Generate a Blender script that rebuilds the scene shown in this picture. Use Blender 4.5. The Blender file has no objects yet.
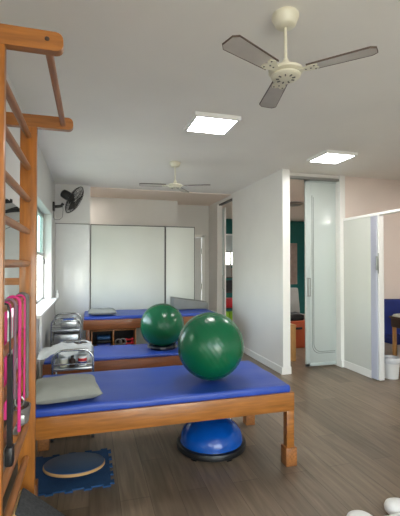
import bpy, bmesh, math, random
from mathutils import Vector, Matrix, Euler, noise
random.seed(7)
PI = math.pi
C = bpy.context.scene.collection
sc = bpy.context.scene

# ------------------------------------------------------------------ materials
def lin(c):
    return tuple((v/255/12.92) if v/255 <= .04045 else ((v/255+.055)/1.055)**2.4 for v in c) + (1,)

def mat(name, rgb, rough=.5, metal=0, spec=.5, var=.0, scale=8, bump=0, bscale=60, coat=0, stretch=None, trans=0):
    m = bpy.data.materials.new(name); m.use_nodes = True
    nt = m.node_tree; b = nt.nodes['Principled BSDF']
    b.inputs['Base Color'].default_value = lin(rgb)
    b.inputs['Roughness'].default_value = rough
    b.inputs['Metallic'].default_value = metal
    b.inputs['Specular IOR Level'].default_value = spec
    b.inputs['Coat Weight'].default_value = coat
    b.inputs['Transmission Weight'].default_value = trans
    tc = nt.nodes.new('ShaderNodeTexCoord'); mp = nt.nodes.new('ShaderNodeMapping')
    nt.links.new(tc.outputs['Object'], mp.inputs['Vector'])
    if stretch: mp.inputs['Scale'].default_value = stretch
    n = nt.nodes.new('ShaderNodeTexNoise'); n.inputs['Scale'].default_value = scale; n.inputs['Detail'].default_value = 5
    nt.links.new(mp.outputs[0], n.inputs['Vector'])
    r = nt.nodes.new('ShaderNodeValToRGB')
    r.color_ramp.elements[0].position = .3; r.color_ramp.elements[1].position = .7
    r.color_ramp.elements[0].color = lin([max(0, v*(1-var)) for v in rgb])
    r.color_ramp.elements[1].color = lin([min(255, v*(1+var)) for v in rgb])
    nt.links.new(n.outputs['Fac'], r.inputs[0]); nt.links.new(r.outputs[0], b.inputs['Base Color'])
    if bump:
        n2 = nt.nodes.new('ShaderNodeTexNoise'); n2.inputs['Scale'].default_value = bscale; n2.inputs['Detail'].default_value = 3
        nt.links.new(mp.outputs[0], n2.inputs['Vector'])
        bp = nt.nodes.new('ShaderNodeBump'); bp.inputs['Strength'].default_value = bump; bp.inputs['Distance'].default_value = .01
        nt.links.new(n2.outputs['Fac'], bp.inputs['Height']); nt.links.new(bp.outputs[0], b.inputs['Normal'])
    return m

def emis(name, rgb, s):
    m = bpy.data.materials.new(name); m.use_nodes = True
    b = m.node_tree.nodes['Principled BSDF']
    b.inputs['Base Color'].default_value = lin(rgb)
    b.inputs['Emission Color'].default_value = lin(rgb); b.inputs['Emission Strength'].default_value = s
    return m

def glassmat(name, rgb, gloss=.12, rough=.02):
    m = bpy.data.materials.new(name); m.use_nodes = True
    nt = m.node_tree; nt.nodes.remove(nt.nodes['Principled BSDF'])
    out = nt.nodes['Material Output']
    t = nt.nodes.new('ShaderNodeBsdfTransparent'); t.inputs[0].default_value = lin(rgb)
    g = nt.nodes.new('ShaderNodeBsdfGlossy'); g.inputs['Roughness'].default_value = rough
    mx = nt.nodes.new('ShaderNodeMixShader'); mx.inputs[0].default_value = gloss
    nt.links.new(t.outputs[0], mx.inputs[1]); nt.links.new(g.outputs[0], mx.inputs[2]); nt.links.new(mx.outputs[0], out.inputs[0])
    return m

def frosted(name, rgb):
    m = bpy.data.materials.new(name); m.use_nodes = True
    nt = m.node_tree; nt.nodes.remove(nt.nodes['Principled BSDF'])
    out = nt.nodes['Material Output']
    t = nt.nodes.new('ShaderNodeBsdfTranslucent'); t.inputs[0].default_value = lin(rgb)
    d = nt.nodes.new('ShaderNodeBsdfDiffuse'); d.inputs[0].default_value = lin(rgb)
    g = nt.nodes.new('ShaderNodeBsdfGlossy'); g.inputs['Roughness'].default_value = .25
    mx = nt.nodes.new('ShaderNodeMixShader'); mx.inputs[0].default_value = .5
    mx2 = nt.nodes.new('ShaderNodeMixShader'); mx2.inputs[0].default_value = .12
    nt.links.new(t.outputs[0], mx.inputs[1]); nt.links.new(d.outputs[0], mx.inputs[2])
    nt.links.new(mx.outputs[0], mx2.inputs[1]); nt.links.new(g.outputs[0], mx2.inputs[2]); nt.links.new(mx2.outputs[0], out.inputs[0])
    return m

def floor_mat():
    m = bpy.data.materials.new('wood_plank_floor'); m.use_nodes = True
    nt = m.node_tree; b = nt.nodes['Principled BSDF']
    tc = nt.nodes.new('ShaderNodeTexCoord'); mp = nt.nodes.new('ShaderNodeMapping')
    mp.inputs['Rotation'].default_value = (0, 0, PI/2)
    nt.links.new(tc.outputs['Object'], mp.inputs['Vector'])
    br = nt.nodes.new('ShaderNodeTexBrick')
    br.inputs['Scale'].default_value = 1; br.inputs['Brick Width'].default_value = 1.25; br.inputs['Row Height'].default_value = .19
    br.inputs['Mortar Size'].default_value = .0018; br.inputs['Mortar Smooth'].default_value = .3
    br.offset = .37
    br.inputs['Color1'].default_value = lin((116, 101, 85)); br.inputs['Color2'].default_value = lin((142, 125, 106))
    br.inputs['Mortar'].default_value = lin((84, 73, 63))
    nt.links.new(mp.outputs[0], br.inputs['Vector'])
    mp2 = nt.nodes.new('ShaderNodeMapping'); mp2.inputs['Scale'].default_value = (14, 1.1, 1)
    nt.links.new(tc.outputs['Object'], mp2.inputs['Vector'])
    n = nt.nodes.new('ShaderNodeTexNoise'); n.inputs['Scale'].default_value = 2.2; n.inputs['Detail'].default_value = 8; n.inputs['Distortion'].default_value = .6
    nt.links.new(mp2.outputs[0], n.inputs['Vector'])
    r = nt.nodes.new('ShaderNodeValToRGB'); r.color_ramp.elements[0].position = .3; r.color_ramp.elements[1].position = .75
    r.color_ramp.elements[0].color = (.45, .43, .41, 1); r.color_ramp.elements[1].color = (1.0, 1.0, 1.0, 1)
    nt.links.new(n.outputs['Fac'], r.inputs[0])
    mx = nt.nodes.new('ShaderNodeMix'); mx.data_type = 'RGBA'; mx.blend_type = 'MULTIPLY'; mx.inputs[0].default_value = .75
    nt.links.new(br.outputs['Color'], mx.inputs[6]); nt.links.new(r.outputs[0], mx.inputs[7])
    nt.links.new(mx.outputs[2], b.inputs['Base Color'])
    b.inputs['Roughness'].default_value = .38; b.inputs['Specular IOR Level'].default_value = .45
    bp = nt.nodes.new('ShaderNodeBump'); bp.inputs['Strength'].default_value = .08; bp.inputs['Distance'].default_value = .004
    nt.links.new(n.outputs['Fac'], bp.inputs['Height']); nt.links.new(bp.outputs[0], b.inputs['Normal'])
    return m

M = dict(
 wall=mat('white_wall_paint', (214, 213, 210), .75, var=.012, scale=2, bump=.05),
 partition=mat('white_partition_paint', (228, 226, 222), .6, var=.01, scale=2),
 trim=mat('white_trim_paint', (236, 236, 232), .45),
 pink=mat('warm_wall_paint', (230, 217, 208), .75, var=.01, scale=2),
 ceil=mat('ceiling_paint', (232, 229, 223), .85, var=.012, scale=1.5, bump=.04, bscale=30),
 ceilpink=mat('warm_ceiling_paint', (236, 222, 210), .85),
 teal=mat('teal_wall_paint', (20, 104, 100), .7, var=.03),
 floor=floor_mat(),
 panelw=mat('glossy_white_panel', (222, 224, 224), .22, var=.01),
 board=mat('pale_green_board', (208, 210, 203), .35, var=.01, scale=2),
 alu=mat('aluminium', (170, 172, 170), .35, metal=.9),
 darkline=mat('dark_joint', (80, 80, 78), .5),
 oak=mat('varnished_honey_wood', (154, 96, 40), .35, var=.12, scale=5, stretch=(1, 8, 12), coat=.2),
 oakv=mat('varnished_honey_wood_upright', (160, 98, 38), .35, var=.12, scale=5, stretch=(10, 10, .8), coat=.2),
 rung=mat('turned_wood_rung', (150, 95, 50), .4, var=.14, scale=6, stretch=(10, 1, 10), coat=.15),
 brown=mat('brown_bed_wood', (128, 74, 40), .4, var=.12, scale=5, stretch=(1, 6, 10), coat=.1),
 blue=mat('blue_vinyl', (42, 73, 166), .4, var=.03, scale=3, bump=.25, bscale=7),
 grey=mat('grey_pillow_cloth', (142, 144, 138), .85, var=.04, scale=5, bump=.35, bscale=16),
 greyd=mat('grey_foam_vinyl', (126, 126, 122), .7, var=.03),
 ball=mat('green_ball_rubber', (8, 92, 58), .24, spec=.5, var=.04, scale=3),
 bosu=mat('blue_dome_rubber', (2, 74, 160), .2, var=.04),
 black=mat('black_plastic', (22, 22, 24), .4),
 blackm=mat('black_rubber', (30, 31, 33), .7),
 navy=mat('navy_board_top', (34, 78, 122), .4, var=.05),
 matblue=mat('blue_foam_mat', (34, 74, 118), .9, var=.06, scale=12, bump=.2),
 charcoal=mat('charcoal_grip', (62, 64, 66), .95, var=.15, scale=60, bump=.6, bscale=160),
 chrome=mat('chrome', (176, 178, 180), .22, metal=1),
 steel=mat('brushed_steel', (168, 170, 172), .3, metal=1, var=.05, stretch=(1, 30, 1)),
 cream=mat('cream_enamel', (224, 220, 200), .35, var=.02),
 blade=mat('grey_fan_blade', (186, 180, 174), .38, metal=.15, var=.06, scale=5),
 edge=mat('dark_blade_edge', (84, 68, 58), .5),
 white=mat('white_plastic', (236, 236, 234), .35),
 lilac=mat('white_pvc_fold', (212, 214, 226), .4),
 towel=mat('white_towel', (208, 212, 214), .9, bump=.5, bscale=40),
 red=mat('red_plastic', (190, 36, 44), .45), orange=mat('orange_plastic', (188, 86, 50), .5),
 lightblue=mat('light_blue_plastic', (70, 110, 200), .4), lime=mat('lime_plastic', (150, 200, 40), .5),
 pinkband=mat('magenta_rubber', (214, 40, 128), .5), greyband=mat('grey_rubber', (112, 108, 106), .55),
 mauve=mat('mauve_rubber', (128, 96, 112), .55),
 darkblue=mat('dark_blue_fabric', (28, 46, 120), .7, var=.05), darkwood=mat('dark_wood', (62, 44, 36), .5, var=.1),
 tan=mat('tan_wood', (176, 128, 76), .45, var=.08, stretch=(8, 8, 1)),
 paper=mat('paper', (226, 224, 218), .8), beige=mat('beige_curtain', (176, 160, 150), .9, var=.05),
 mirror=mat('mirror_silver', (225, 235, 228), .01, metal=1),
 brick=mat('pale_pink_render', (98, 84, 80), .9, var=.08, scale=1.2),
 cork=mat('plywood_edge', (190, 150, 100), .5),
 blind=mat('pale_grey_blind', (176, 184, 184), .6),
 bag=mat('clear_bag_plastic', (214, 216, 218), .25, bump=.5, bscale=30),
 panel=emis('lamp_diffuser', (255, 253, 250), 17), panel2=emis('warm_fill_diffuser', (255, 244, 232), 6),  # the warm diffuser serves only the added lamp behind the back partition
 panel3=emis('fill_diffuser_cool', (252, 252, 250), 70),  # glow of the added, unseen teal room lamp
 glass=glassmat('window_glass', (246, 247, 245)), glass2=glassmat('tinted_window_glass', (168, 184, 180)), frost=frosted('frosted_glass', (234, 242, 240)),
 panel4=emis('warm_fill_diffuser_bright', (255, 246, 238), 52),  # glow of the added, unseen side room lamp
 etch=mat('etched_line', (126, 132, 132), .6),
 offlamp=mat('unlit_lamp_glass', (150, 140, 128), .4),
)
def only(n):
    return M[n]

# ------------------------------------------------------------------ mesh builder
class MB:
    def __init__(s): s.bm = bmesh.new()
    def _merge(s, b):
        me = bpy.data.meshes.new('t'); b.to_mesh(me); b.free(); s.bm.from_mesh(me); bpy.data.meshes.remove(me)
    def box(s, x0, x1, y0, y1, z0, z1, bev=0, seg=2, rot=None, at=None):
        b = bmesh.new(); bmesh.ops.create_cube(b, size=1)
        cx, cy, cz = (x0+x1)/2, (y0+y1)/2, (z0+z1)/2
        for v in b.verts: v.co = Vector((v.co.x*(x1-x0), v.co.y*(y1-y0), v.co.z*(z1-z0)))
        if bev: bmesh.ops.bevel(b, geom=b.edges[:], offset=bev, segments=seg, profile=.5, affect='EDGES')
        T = Matrix.Translation((cx, cy, cz))
        if rot: T = T @ Euler(rot).to_matrix().to_4x4()
        bmesh.ops.transform(b, matrix=T, verts=b.verts)
        s._merge(b); return s
    def lathe(s, prof, c=(0, 0, 0), n=40, axis=None):
        b = bmesh.new(); rings = []
        for r, z in prof:
            if r < 1e-5: rings.append([b.verts.new((0, 0, z))])
            else: rings.append([b.verts.new((r*math.cos(2*PI*i/n), r*math.sin(2*PI*i/n), z)) for i in range(n)])
        for a, d in zip(rings, rings[1:]):
            for i in range(n):
                j = (i+1) % n
                if len(a) == 1 and len(d) == 1: continue
                if len(a) == 1: b.faces.new((a[0], d[j], d[i]))
                elif len(d) == 1: b.faces.new((a[i], a[j], d[0]))
                else: b.faces.new((a[i], a[j], d[j], d[i]))
        T = Matrix.Translation(c)
        if axis is not None: T = T @ Vector((0, 0, 1)).rotation_difference(Vector(axis).normalized()).to_matrix().to_4x4()
        bmesh.ops.transform(b, matrix=T, verts=b.verts)
        bmesh.ops.recalc_face_normals(b, faces=b.faces)
        s._merge(b); return s
    def cyl(s, p, q, r, r2=None, n=16):
        p, q = Vector(p), Vector(q); L = (q-p).length; r2 = r if r2 is None else r2
        return s.lathe([(0, 0), (r, 0), (r2, L), (0, L)], p, n, q-p)
    def sweep(s, path, prof, closed=False, up=None):
        b = bmesh.new(); P = [Vector(p) for p in path]; n = len(P); rings = []; prev = None
        for i, p in enumerate(P):
            if closed: t = (P[(i+1) % n]-P[i-1]).normalized()
            else: t = (P[min(i+1, n-1)]-P[max(i-1, 0)]).normalized()
            if up is not None: u = Vector(up); u = (u-t*u.dot(t)).normalized()
            elif prev is None:
                u = t.orthogonal().normalized()
            else: u = (prev-t*prev.dot(t)).normalized()
            prev = u; w = t.cross(u)
            rings.append([b.verts.new(p+u*a+w*c) for a, c in prof])
        k = len(prof)
        for i in range(n if closed else n-1):
            a, d = rings[i], rings[(i+1) % n]
            for j in range(k): b.faces.new((a[j], a[(j+1) % k], d[(j+1) % k], d[j]))
        if not closed: b.faces.new(rings[0][::-1]); b.faces.new(rings[-1])
        bmesh.ops.recalc_face_normals(b, faces=b.faces)
        s._merge(b); return s
    def tube(s, path, r, n=10, closed=False):
        return s.sweep(path, [(r*math.cos(2*PI*i/n), r*math.sin(2*PI*i/n)) for i in range(n)], closed)
    def ribbon(s, path, w, t, up):
        return s.sweep(path, [(w/2, t/2), (-w/2, t/2), (-w/2, -t/2), (w/2, -t/2)], up=up)
    def prism(s, pts, z0, z1, bev=0, mtx=None):
        b = bmesh.new(); lo = [b.verts.new((x, y, z0)) for x, y in pts]; hi = [b.verts.new((x, y, z1)) for x, y in pts]
        n = len(pts); b.faces.new(lo[::-1]); b.faces.new(hi)
        for i in range(n): b.faces.new((lo[i], lo[(i+1) % n], hi[(i+1) % n], hi[i]))
        bmesh.ops.recalc_face_normals(b, faces=b.faces)
        if bev: bmesh.ops.bevel(b, geom=b.edges[:], offset=bev, segments=2, profile=.5, affect='EDGES')
        if mtx is not None: bmesh.ops.transform(b, matrix=mtx, verts=b.verts)
        s._merge(b); return s
    def sphere(s, c, r, sc_=(1, 1, 1), u=48, v=24):
        b = bmesh.new(); bmesh.ops.create_uvsphere(b, u_segments=u, v_segments=v, radius=r)
        for x in b.verts: x.co = Vector((x.co.x*sc_[0]+c[0], x.co.y*sc_[1]+c[1], x.co.z*sc_[2]+c[2]))
        s._merge(b); return s
    def build(s, name, m, parent=None, smooth=True, loc=(0, 0, 0)):
        me = bpy.data.meshes.new(name); s.bm.to_mesh(me); s.bm.free()
        me.materials.append(M[m] if isinstance(m, str) else m)
        o = bpy.data.objects.new(name, me); C.objects.link(o); o.location = loc
        if parent: o.parent = parent
        if smooth:
            me.polygons.foreach_set('use_smooth', [True]*len(me.polygons))
            try: me.set_sharp_from_angle(angle=math.radians(38))
            except Exception: pass
        return o

def thing(name, label, cat, loc=(0, 0, 0), rz=0, group=None):
    o = bpy.data.objects.new(name, None); C.objects.link(o); o.empty_display_size = .1
    o.location = loc; o.rotation_euler = (0, 0, rz); o['label'] = label; o['category'] = cat
    if group: o['group'] = group
    return o
def tag(o, label, cat, group=None):
    o['label'] = label; o['category'] = cat
    if group: o['group'] = group
    return o
def struct(name, mb, m):
    o = mb.build(name, m, smooth=False); o['kind'] = 'structure'; return o
def dup(root, loc, label, rz=None):
    def cp(o, par):
        c = o.copy(); C.objects.link(c); c.parent = par
        for ch in [x for x in allobs if x.parent == o]: cp(ch, c)
        return c
    allobs = list(bpy.data.objects)
    r = cp(root, None); r.location = loc; r['label'] = label
    if rz is not None: r.rotation_euler = (0, 0, rz)
    return r

H = 2.8
XL, XA, XP = -.545, 2.52, 3.57        # left wall, inner white wall, folding-door partition
YB = 6.62                              # front face of the back partition
# ------------------------------------------------------------------ setting
struct('floor', MB().box(-.75, 8.2, -3.2, 10.5, -.1, 0), 'floor')
struct('ceiling', MB().box(-.75, 8.2, -3.2, YB+.05, H, H+.12).box(-.75, XA+.03, YB+.05, YB+.1, H, H+.12), 'ceil')
# warmer ceiling beyond the back partition and in the side rooms
struct('ceiling_side', MB().box(XA+.1, 8.2, 5.02, 10.4, H-.015, H-.001).box(-.6, XA, YB+.1, 8.3, H-.015, H+.1), 'ceilpink')
WY0, WY1, WZ0, WZ1 = 4.1, 6.03, .97, 2.23
wl = MB().box(XL-.16, XL, -3.2, -2.3, 0, H).box(XL-.16, XL, -.2, WY0, 0, H).box(XL-.16, XL, -2.3, -.2, 0, WZ0).box(XL-.16, XL, -2.3, -.2, WZ1, H).box(XL-.16, XL, WY1, 8.3, 0, H).box(XL-.16, XL, WY0, WY1, 0, WZ0).box(XL-.16, XL, WY0, WY1, WZ1, H)
struct('wall_left', wl, 'wall')
struct('wall_front', MB().box(XL, -.1, -3.2, -3.05, 0, H).box(-.1, 2.9, -3.2, -3.05, 2.4, H).box(2.9, 8.2, -3.2, -3.05, 0, H), 'wall')
f = MB().box(-.1, 2.9, -3.14, -3.1, 0, .06).box(-.1, 2.9, -3.14, -3.1, 2.34, 2.4)
for xx in (-.07, .9, 1.9, 2.87): f.box(xx-.03, xx+.03, -3.14, -3.1, 0, 2.4)
wq = f.build('window_4', 'alu'); wq['kind'] = 'structure'  # unseen glazing behind the camera, added to let daylight in
MB().box(-.08, 2.88, -3.125, -3.118, .04, 2.36).build('pane', 'glass', wq)
f = MB().box(XL-.15, XL-.11, -2.3, -.2, WZ0, WZ0+.05).box(XL-.15, XL-.11, -2.3, -.2, WZ1-.05, WZ1)
for yy in (-2.27, -1.25, -.23): f.box(XL-.15, XL-.11, yy-.03, yy+.03, WZ0, WZ1)
wq = f.build('window_5', 'alu'); wq['kind'] = 'structure'  # unseen second left-wall window, added for more daylight on the near side
MB().box(XL-.133, XL-.127, -2.28, -.22, WZ0+.03, WZ1-.03).build('pane', 'glass', wq)
struct('wall_far_right', MB().box(8.05, 8.2, -3.2, 10.4, 0, H), 'pink')
# column-like wall piece left of the boards: solid to the ceiling
struct('wall_back_left', MB().box(XL, 0, YB, YB+.12, 2.165, H).box(XL, 0, YB+.02, YB+.12, 0, 2.165), 'wall')
o = thing('wall_panel', 'tall glossy white panel in the back left corner under the black wall fan', 'wall panel', (-.27, YB, 0))
MB().box(-.268, .262, -.005, .018, .01, 2.158, .003).build('board', 'panelw', o)
MB().box(-.272, .268, -.009, -.001, 2.153, 2.161).build('edge_strip', 'darkline', o)
# pale boards closing off the back of the room
struct('wall_back', MB().box(0, 1.805, YB+.06, YB+.12, 0, 2.14), 'partition')
for (a, b_, lab) in ((0.006, 1.262, 'wide pale green board panel behind the raised bed, left of the two'), (1.27, 1.80, 'narrow pale green board panel at the right end of the back partition')):
    o = thing('board_panel', lab, 'board', ((a+b_)/2, YB+.04, 0), group='pale boards at the back')
    w = (b_-a)/2
    MB().box(-w+.008, w-.008, -.012, .018, .04, 2.15, .002).build('panel_face', 'board', o)
    MB().box(-w, w, -.016, .019, 2.148, 2.163).box(-w, -w+.01, -.016, .019, .03, 2.15).box(w-.01, w, -.016, .019, .03, 2.15).box(-w, w, -.016, .019, .0, .05).build('frame', 'darkline', o)
# wall beyond the partition, in two depths, and its doorway
struct('wall_back_upper', MB().box(XL, 1.71, 7.65, 7.75, 0, H), 'wall')
struct('wall_back_corner', MB().box(1.62, 1.71, 7.75, 8.15, 0, H), 'wall')
struct('wall_back_far', MB().box(1.71, 1.75, 8.12, 8.24, 0, H).box(1.75, 2.4, 8.12, 8.24, 2.12, H).box(2.4, 2.63, 8.12, 8.24, 0, H), 'wall')
struct('trim_1', MB().box(1.74, 1.79, 8.09, 8.13, 0, 2.13, .004).box(2.36, 2.42, 8.09, 8.13, 0, 2.13, .004).box(1.74, 2.42, 8.09, 8.13, 2.08, 2.14, .004), 'trim')
d = MB().box(1.79, 2.36, 8.13, 8.17, .01, 2.08, .004).build('door_1', 'panelw'); d['kind'] = 'structure'
MB().box(2.352, 2.368, 8.118, 8.131, 1.72, 1.84).box(2.352, 2.368, 8.118, 8.131, .95, 1.07).build('hinge', 'darkline', d)
MB().cyl((1.85, 8.13, 1.05), (1.85, 8.08, 1.05), .012).cyl((1.85, 8.085, 1.05), (1.95, 8.085, 1.05), .009).build('handle', 'alu', d)
# inner white wall (two lengths, a doorway between)
struct('wall_right', MB().box(XA, XA+.11, 4.74, 6.65, 0, H).box(XA, XA+.11, 6.65, 7.52, 2.73, H), 'partition')
struct('wall_right_far', MB().box(XA, XA+.11, 7.52, 8.12, 0, H), 'partition')
def base(y0, y1, x, s, n, x1=None):
    return MB().box(min(x, x+s*.016), max(x, x+s*.016), y0, y1, 0, .1, .003)
struct('baseboard_right', base(4.74, 6.65, XA, -1, 1).box(XA-.016, XA+.126, 4.724, 4.741, 0, .1, .003).box(XA+.11, XA+.126, 4.74, 6.65, 0, .1, .003), 'trim')
struct('trim_2', MB().box(XA+.0, XA+.11, 4.722, 4.74, .1, H), 'trim')
struct('trim_3', MB().box(XA+.035, XA+.09, 6.65, 7.52, 2.705, 2.73), 'darkline')
struct('baseboard_left', MB().box(XL, XL+.015, -3, YB, 0, .09, .003), 'trim')
# doorway with sliding frosted door
struct('wall_header', MB().box(XA+.11, XP, 4.88, 5.02, 2.75, H), 'partition')
struct('trim_4', MB().box(XA+.11, XP-.05, 4.86, 4.92, 2.715, 2.75), 'alu')
struct('wall_jamb', MB().box(XP-.055, XP+.03, 4.84, 5.04, 0, H), 'trim')
struct('wall_pink', MB().box(XP+.03, 8.05, 4.88, 5.02, 0, H), 'pink')
struct('wall_teal', MB().box(2.5, 3.35, 10.3, 10.42, 0, H).box(3.35, 4.35, 10.3, 10.42, 0, 1.45).box(3.35, 4.35, 10.3, 10.42, 2.32, H)
       .box(4.35, 5.1, 10.3, 10.42, 0, H).box(5.1, 5.9, 10.3, 10.42, 0, .95).box(5.1, 5.9, 10.3, 10.42, 2.1, H).box(5.9, 8.05, 10.3, 10.42, 0, H), 'teal')
struct('wall_side_room_left', MB().box(XA, XA+.11, 8.24, 10.3, 0, H), 'wall')
# teal room windows
def window(n, x0, x1, z0, z1, fm='alu'):
    o = MB().box(x0, x1, 10.3, 10.36, z0, z0+.04).box(x0, x1, 10.3, 10.36, z1-.04, z1).box(x0, x0+.04, 10.3, 10.36, z0, z1).box(x1-.04, x1, 10.3, 10.36, z0, z1).box((x0+x1)/2-.02, (x0+x1)/2+.02, 10.3, 10.36, z0, z1).build('window_%d' % n, fm)
    o['kind'] = 'structure'
    MB().box(x0+.02, x1-.02, 10.325, 10.33, z0+.02, z1-.02).build('pane', 'glass', o)
    return o
window(2, 3.35, 4.35, 1.45, 2.32); window(3, 5.1, 5.9, .95, 2.1, 'black')
o = thing('window_blind', 'pale grey slatted blind half lowered in the far room, seen through the rear doorway', 'blind', (3.85, 10.25, 1.8))
b_ = MB()
for k in range(11): b_.box(-.5, .5, -.002, .002, .02+k*.045, .078+k*.045, rot=(.35, 0, 0))
b_.build('slats', 'blind', o); MB().box(-.51, .51, -.025, .025, .51, .55).build('head_rail', 'white', o)
cb = MB()
pts = [(5.45+.5*i/40, 10.24+.02*math.sin(i*1.3)) for i in range(41)]
cb.prism(pts+[(x, y+.012) for x, y in pts[::-1]], .9, 2.12)
tag(cb.build('curtain', 'beige'), 'beige curtain hanging on the teal wall beyond the frosted door', 'curtain')

# low partition with folding door on the right
struct('wall_partition', MB().box(XP, XP+.05, 4.26, 4.84, 0, 2.13), 'board')
struct('wall_partition_near', MB().box(XP, XP+.05, -3.05, 2.9, 0, 2.13), 'board')
struct('baseboard_partition', MB().box(XP-.014, XP, 4.26, 4.84, 0, .1, .003), 'trim')
struct('trim_5', MB().box(XP-.012, XP+.062, -3.05, 4.84, 2.13, 2.165, .003), 'trim')
struct('trim_6', MB().box(XP-.05-.005, XP+.02, 4.825, 4.84, 0, .1), 'trim')
o = thing('folding_door', 'white concertina folding door pushed open at the end of the low partition', 'door', (XP+.025, 4.26, 0))
zz = []
for i in range(10): zz.append(((-.055 if i % 2 else .045), -.008-.0125*i))
mb = MB(); mb.prism(zz+[(x+.009, y-.004) for x, y in zz[::-1]], .015, 2.125); mb.build('folds', 'lilac', o, smooth=False)
MB().box(-.045, .03, -.16, -.135, .015, 2.125, .004).build('lead_post', 'white', o)
MB().box(-.075, -.05, -.158, -.138, 1.42, 1.60, .006).box(-.05, -.044, -.156, -.14, 1.38, 1.64, .002).build('handle', 'alu', o)

# sliding frosted door
o = thing('sliding_door', 'tall frosted glass sliding door with etched border and metal edge', 'door', (3.335, 4.95, 0))
w0, w1 = -.335, .175
MB().box(w0+.07, w1-.0, -.008, .008, .06, 2.70, .002).build('frosted_pane', 'frost', o)
MB().box(w0, w0+.072, -.016, .016, .02, 2.735, .003).box(w0, w1, -.016, .016, .02, .062, .003).box(w0, w1, -.016, .016, 2.69, 2.735, .003).build('door_frame', mat('door_frame_metal', (200, 210, 208), .4, metal=.2), o)
e = MB()
def et(x0, x1, z0, z1): e.box(x0, x1, -.0105, -.0075, z0, z1)
for k in (0, .022):
    arc = []
    x0 = w0+.11+k; zb = .20+k
    arc = [(x0, -.0095, 2.5-k)] + [(x0, -.0095, zb+.12)] + [(x0+.12*(1-math.cos(a)), -.0095, zb+.12-.12*math.sin(a)) for a in [i*PI/2/8 for i in range(1, 9)]] + [(w1-.02, -.0095, zb)]
    e.ribbon(arc, .009, .003, (0, 1, 0)) if False else e.tube(arc, .0035, 6)
e.build('etched_border', 'etch', o)
MB().box(w0+.018, w0+.034, -.04, -.026, 1.03, 1.3, .003).box(w0+.058, w0+.068, -.04, -.026, 1.03, 1.3, .003).box(w0+.018, w0+.068, -.04, -.014, 1.03, 1.045, .003).box(w0+.018, w0+.068, -.04, -.014, 1.285, 1.3, .003).build('handle', 'alu', o)
# rear sliding door leaf edge
o = thing('sliding_door', 'edge of a frosted sliding door in the rear doorway with small pull handle', 'door', (XA+.135, 7.73, 0))
MB().box(-.008, .008, -.3, .45, .06, 2.62, .002).build('frosted_pane', 'frost', o)
MB().box(-.014, .014, -.32, -.29, .02, 2.66, .003).box(-.014, .014, -.3, .45, .02, .06, .003).box(-.014, .014, -.3, .45, 2.62, 2.66, .003).build('door_frame', 'trim', o)
MB().tube([(-.014, -.305, .98), (-.05, -.305, .99), (-.05, -.305, 1.27), (-.014, -.305, 1.28)], .007).build('handle', 'alu', o)

# left wall window
wx = XL-.13
f = MB()
f.box(wx-.02, wx+.02, WY0, WY1, WZ0, WZ0+.05).box(wx-.02, wx+.02, WY0, WY1, WZ1-.05, WZ1).box(wx-.02, wx+.02, WY0, WY0+.05, WZ0, WZ1).box(wx-.02, wx+.02, WY1-.05, WY1, WZ0, WZ1)
f.box(wx-.02, wx+.02, WY0, WY1, 1.62, 1.66)
for yy in (4.72, 5.36): f.box(wx-.02, wx+.02, yy-.02, yy+.02, WZ0, WZ1)
wn = f.build('window_1', 'alu'); wn['kind'] = 'structure'
MB().box(wx-.004, wx+.004, WY0+.03, WY1-.03, WZ0+.03, 1.64).build('pane', 'glass', wn)
MB().box(wx-.004, wx+.004, WY0+.03, WY1-.03, 1.642, WZ1-.03).build('tinted_pane', 'glass2', wn)
MB().tube([(wx+.03, 5.86, 1.6), (wx+.05, 5.86, 1.56), (wx+.05, 5.86, 1.5)], .008).build('latch', 'black', wn)
st = MB().box(XL-.13, XL+.085, WY0-.03, 6.3, WZ0-.005, WZ0+.022, .006); 
struct('trim_7', st, 'trim')
# neighbouring building outside
nb = MB().box(-9, -2.2, 15.5, 17, -3, 7)
for k in range(5):
    for zz_ in (-1.2, 1.4, 4.0): nb.box(-8.7+k*1.3, -7.9+k*1.3, 15.44, 15.52, zz_, zz_+1.3)
o = nb.build('neighbour_building', 'brick', smooth=False); tag(o, 'pale pink rendered building seen through the left window', 'building')

# big mirror on the left wall behind the wall bars
o = thing('wall_mirror', 'frameless wall mirror behind the wooden wall bars', 'mirror', (XL+.004, 2.2, .25))
MB().box(-.002, .004, -1.2, 1.42, 0, 1.69, .001).build('mirror_glass', 'mirror', o)
for yy in (-.6, .2, .45, .74, 1.2): MB().lathe([(0, .014), (.012, .014), (.016, 0), (0, 0)], (.004, yy, 1.69), 12, (1, 0, 0)).build('clip', 'black', o)

# ------------------------------------------------------------------ wall bars
YN, YF = 1.54, 2.42
o = thing('wall_bars', 'wooden wall bars with overhead pull-up bar at the left edge', 'wall bars', (-.345, (YN+YF)/2, 0))
hy = (YF-YN)/2
for s in (-1, 1):
    MB().box(-.045, .045, s*hy-.017, s*hy+.017, 0, 2.33, .004).build('side_post', 'oakv', o)
    # overhead arm: rounded tip
    pts = [(-.198, -.036), (.217, -.036)] + [(.217+.028*math.sin(a), -.008-.028*math.cos(a)) for a in (PI/8, PI/4, 3*PI/8, PI/2)] + [(.217+.028*math.cos(a), .008+.028*math.sin(a)) for a in (0, PI/8, PI/4, 3*PI/8, PI/2)] + [(-.198, .036)]
    mtx = Matrix.Translation((0, s*hy, 2.332)) @ Matrix(((1, 0, 0, 0), (0, 0, -1, 0), (0, 1, 0, 0), (0, 0, 0, 1)))
    a = MB().prism(pts, -.02, .02, 0, mtx).build('overhead_arm', 'oak', o)
    MB().lathe([(0, .004), (.007, .003), (.009, 0), (0, 0)], (.188, s*hy-.02, 2.338), 12, (0, -1, 0)).build('screw', 'darkwood', a)
MB().cyl((.188, -hy+.01, 2.328), (.188, hy-.01, 2.328), .0155, n=20).build('pull_up_bar', 'rung', o)
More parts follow.
